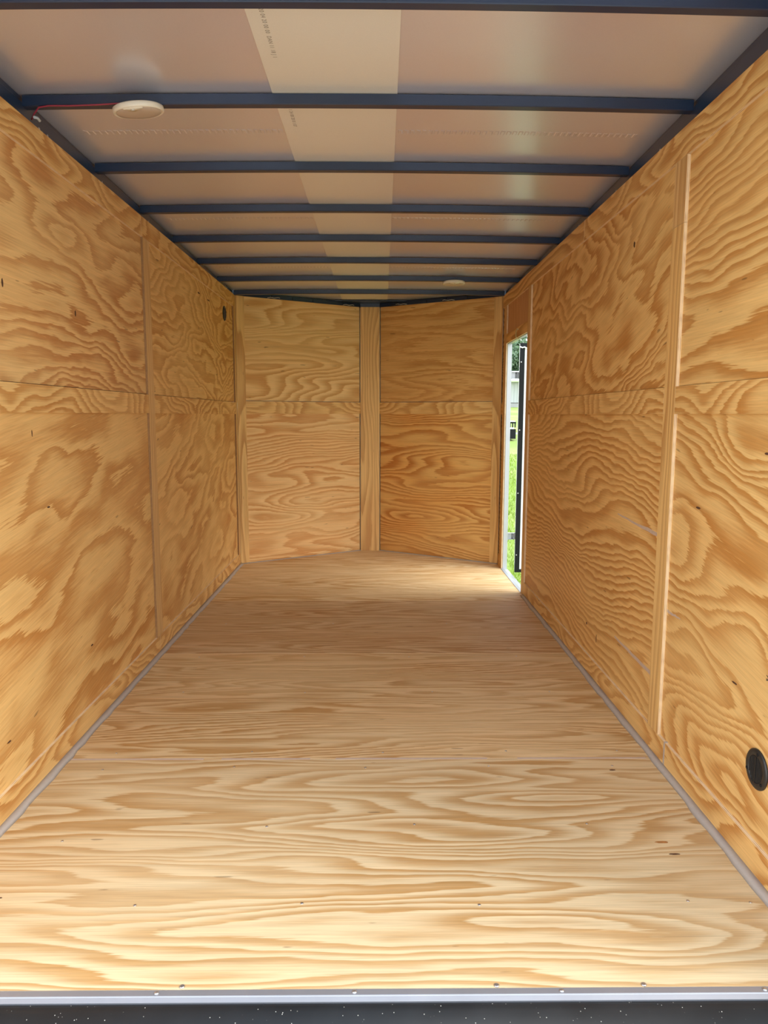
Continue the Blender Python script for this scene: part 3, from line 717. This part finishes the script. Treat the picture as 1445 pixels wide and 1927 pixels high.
for xx in (-5.5, 4.0):
    b = MB(); b.abox(xx, xx+1.1, -.04, -.002, 1.3, 2.3); w_ = b.build('window', M_white, e)
    b = MB(); b.abox(xx+.08, xx+1.02, -.05, -.041, 1.38, 2.22); b.build('pane', plain('dark_glass', (.05, .07, .08), .1), w_)
# trees
def leafmat(name, a, c):
    t = NT(name); gi = t.n('ShaderNodeNewGeometry'); tc = t.n('ShaderNodeTexCoord')
    n = t.noise(tc.outputs['Object'], .9, 3)
    t.l(t.mix(t.ramp(n, [(.35, 0.0), (.65, 1.0)]), a, c), t.b.inputs['Base Color']); t.b.inputs['Roughness'].default_value = .55
    return t.m
LM = [leafmat('dark_leaves', (.06, .12, .065), (.13, .21, .10)), leafmat('light_leaves', (.14, .23, .04), (.28, .36, .08))]
M_bark = plain('bark', (.12, .09, .06), .9, 0, .3, 8)
def tree(name, x, y, h, rad, kind, label, n=5200):
    z = gz(x, y); e = empty(name, (x, y, z)); tag(e, label, 'tree', 'trees beyond the mobile home')
    b = MB(); b.tube([(0, 0, -.2), (.1, 0, h*.3), (-.1, .1, h*.6), (.1, 0, h*.85)], h*.022, 8)
    for a in range(6):
        t = a*1.05; b.tube([(0, 0, h*(.28+.06*a)), (rad*.35*math.cos(t), rad*.35*math.sin(t), h*(.42+.06*a)), (rad*.7*math.cos(t), rad*.7*math.sin(t), h*(.52+.06*a))], h*.008, 6)
    b.build('trunk', M_bark, e)
    vv, ff = [], []; cl = []
    for i in range(46):
        t = random.uniform(0, 6.28); q = random.random()**.5; zz = random.random()
        rr = rad*math.sin(math.pi*(.12+.84*zz))**.7*q
        cl.append((rr*math.cos(t), rr*math.sin(t), h*(.18+.80*zz), rad*random.uniform(.20, .34)))
    for i in range(n):
        cx, cy, cz, cr = random.choice(cl); v_ = Vector((random.gauss(0, 1), random.gauss(0, 1), random.gauss(0, .8))).normalized()*cr*random.uniform(.7, 1.05)
        p = Vector((cx, cy, cz))+v_; a = Vector((random.gauss(0, 1), random.gauss(0, 1), random.gauss(0, 1))).normalized(); c_ = a.cross(v_).normalized() if v_.length else a
        s_ = random.uniform(.16, .32); k = len(vv); vv += [tuple(p-a*s_), tuple(p+c_*s_*.5), tuple(p+a*s_), tuple(p-c_*s_*.5)]; ff.append((k, k+1, k+2, k+3))
    me = bpy.data.meshes.new('foliage'); me.from_pydata(vv, [], ff); me.materials.append(LM[kind])
    o = bpy.data.objects.new('foliage', me); COL.objects.link(o); o.parent = e; o['kind'] = 'stuff'
    return e
tree('leafy_tree', 13.6, 77, 6.9, 3.2, 0, 'dark green tree standing right behind the mobile home', 9000)
tree('leafy_tree', 17.2, 72.5, 5.0, 1.7, 1, 'lower yellow-green tree in front of the dark tree', 5000)
tree('leafy_tree', 4.0, 84, 9, 3.6, 0, 'dark green tree left of the others, behind the mobile home', 5000)
tree('leafy_tree', 23.5, 82, 8.0, 3.4, 1, 'tall yellow-green tree far right of the others', 5000)
tree('leafy_tree', 33.5, 80, 9, 3.6, 0, 'dark green tree at the right end of the row', 5000)
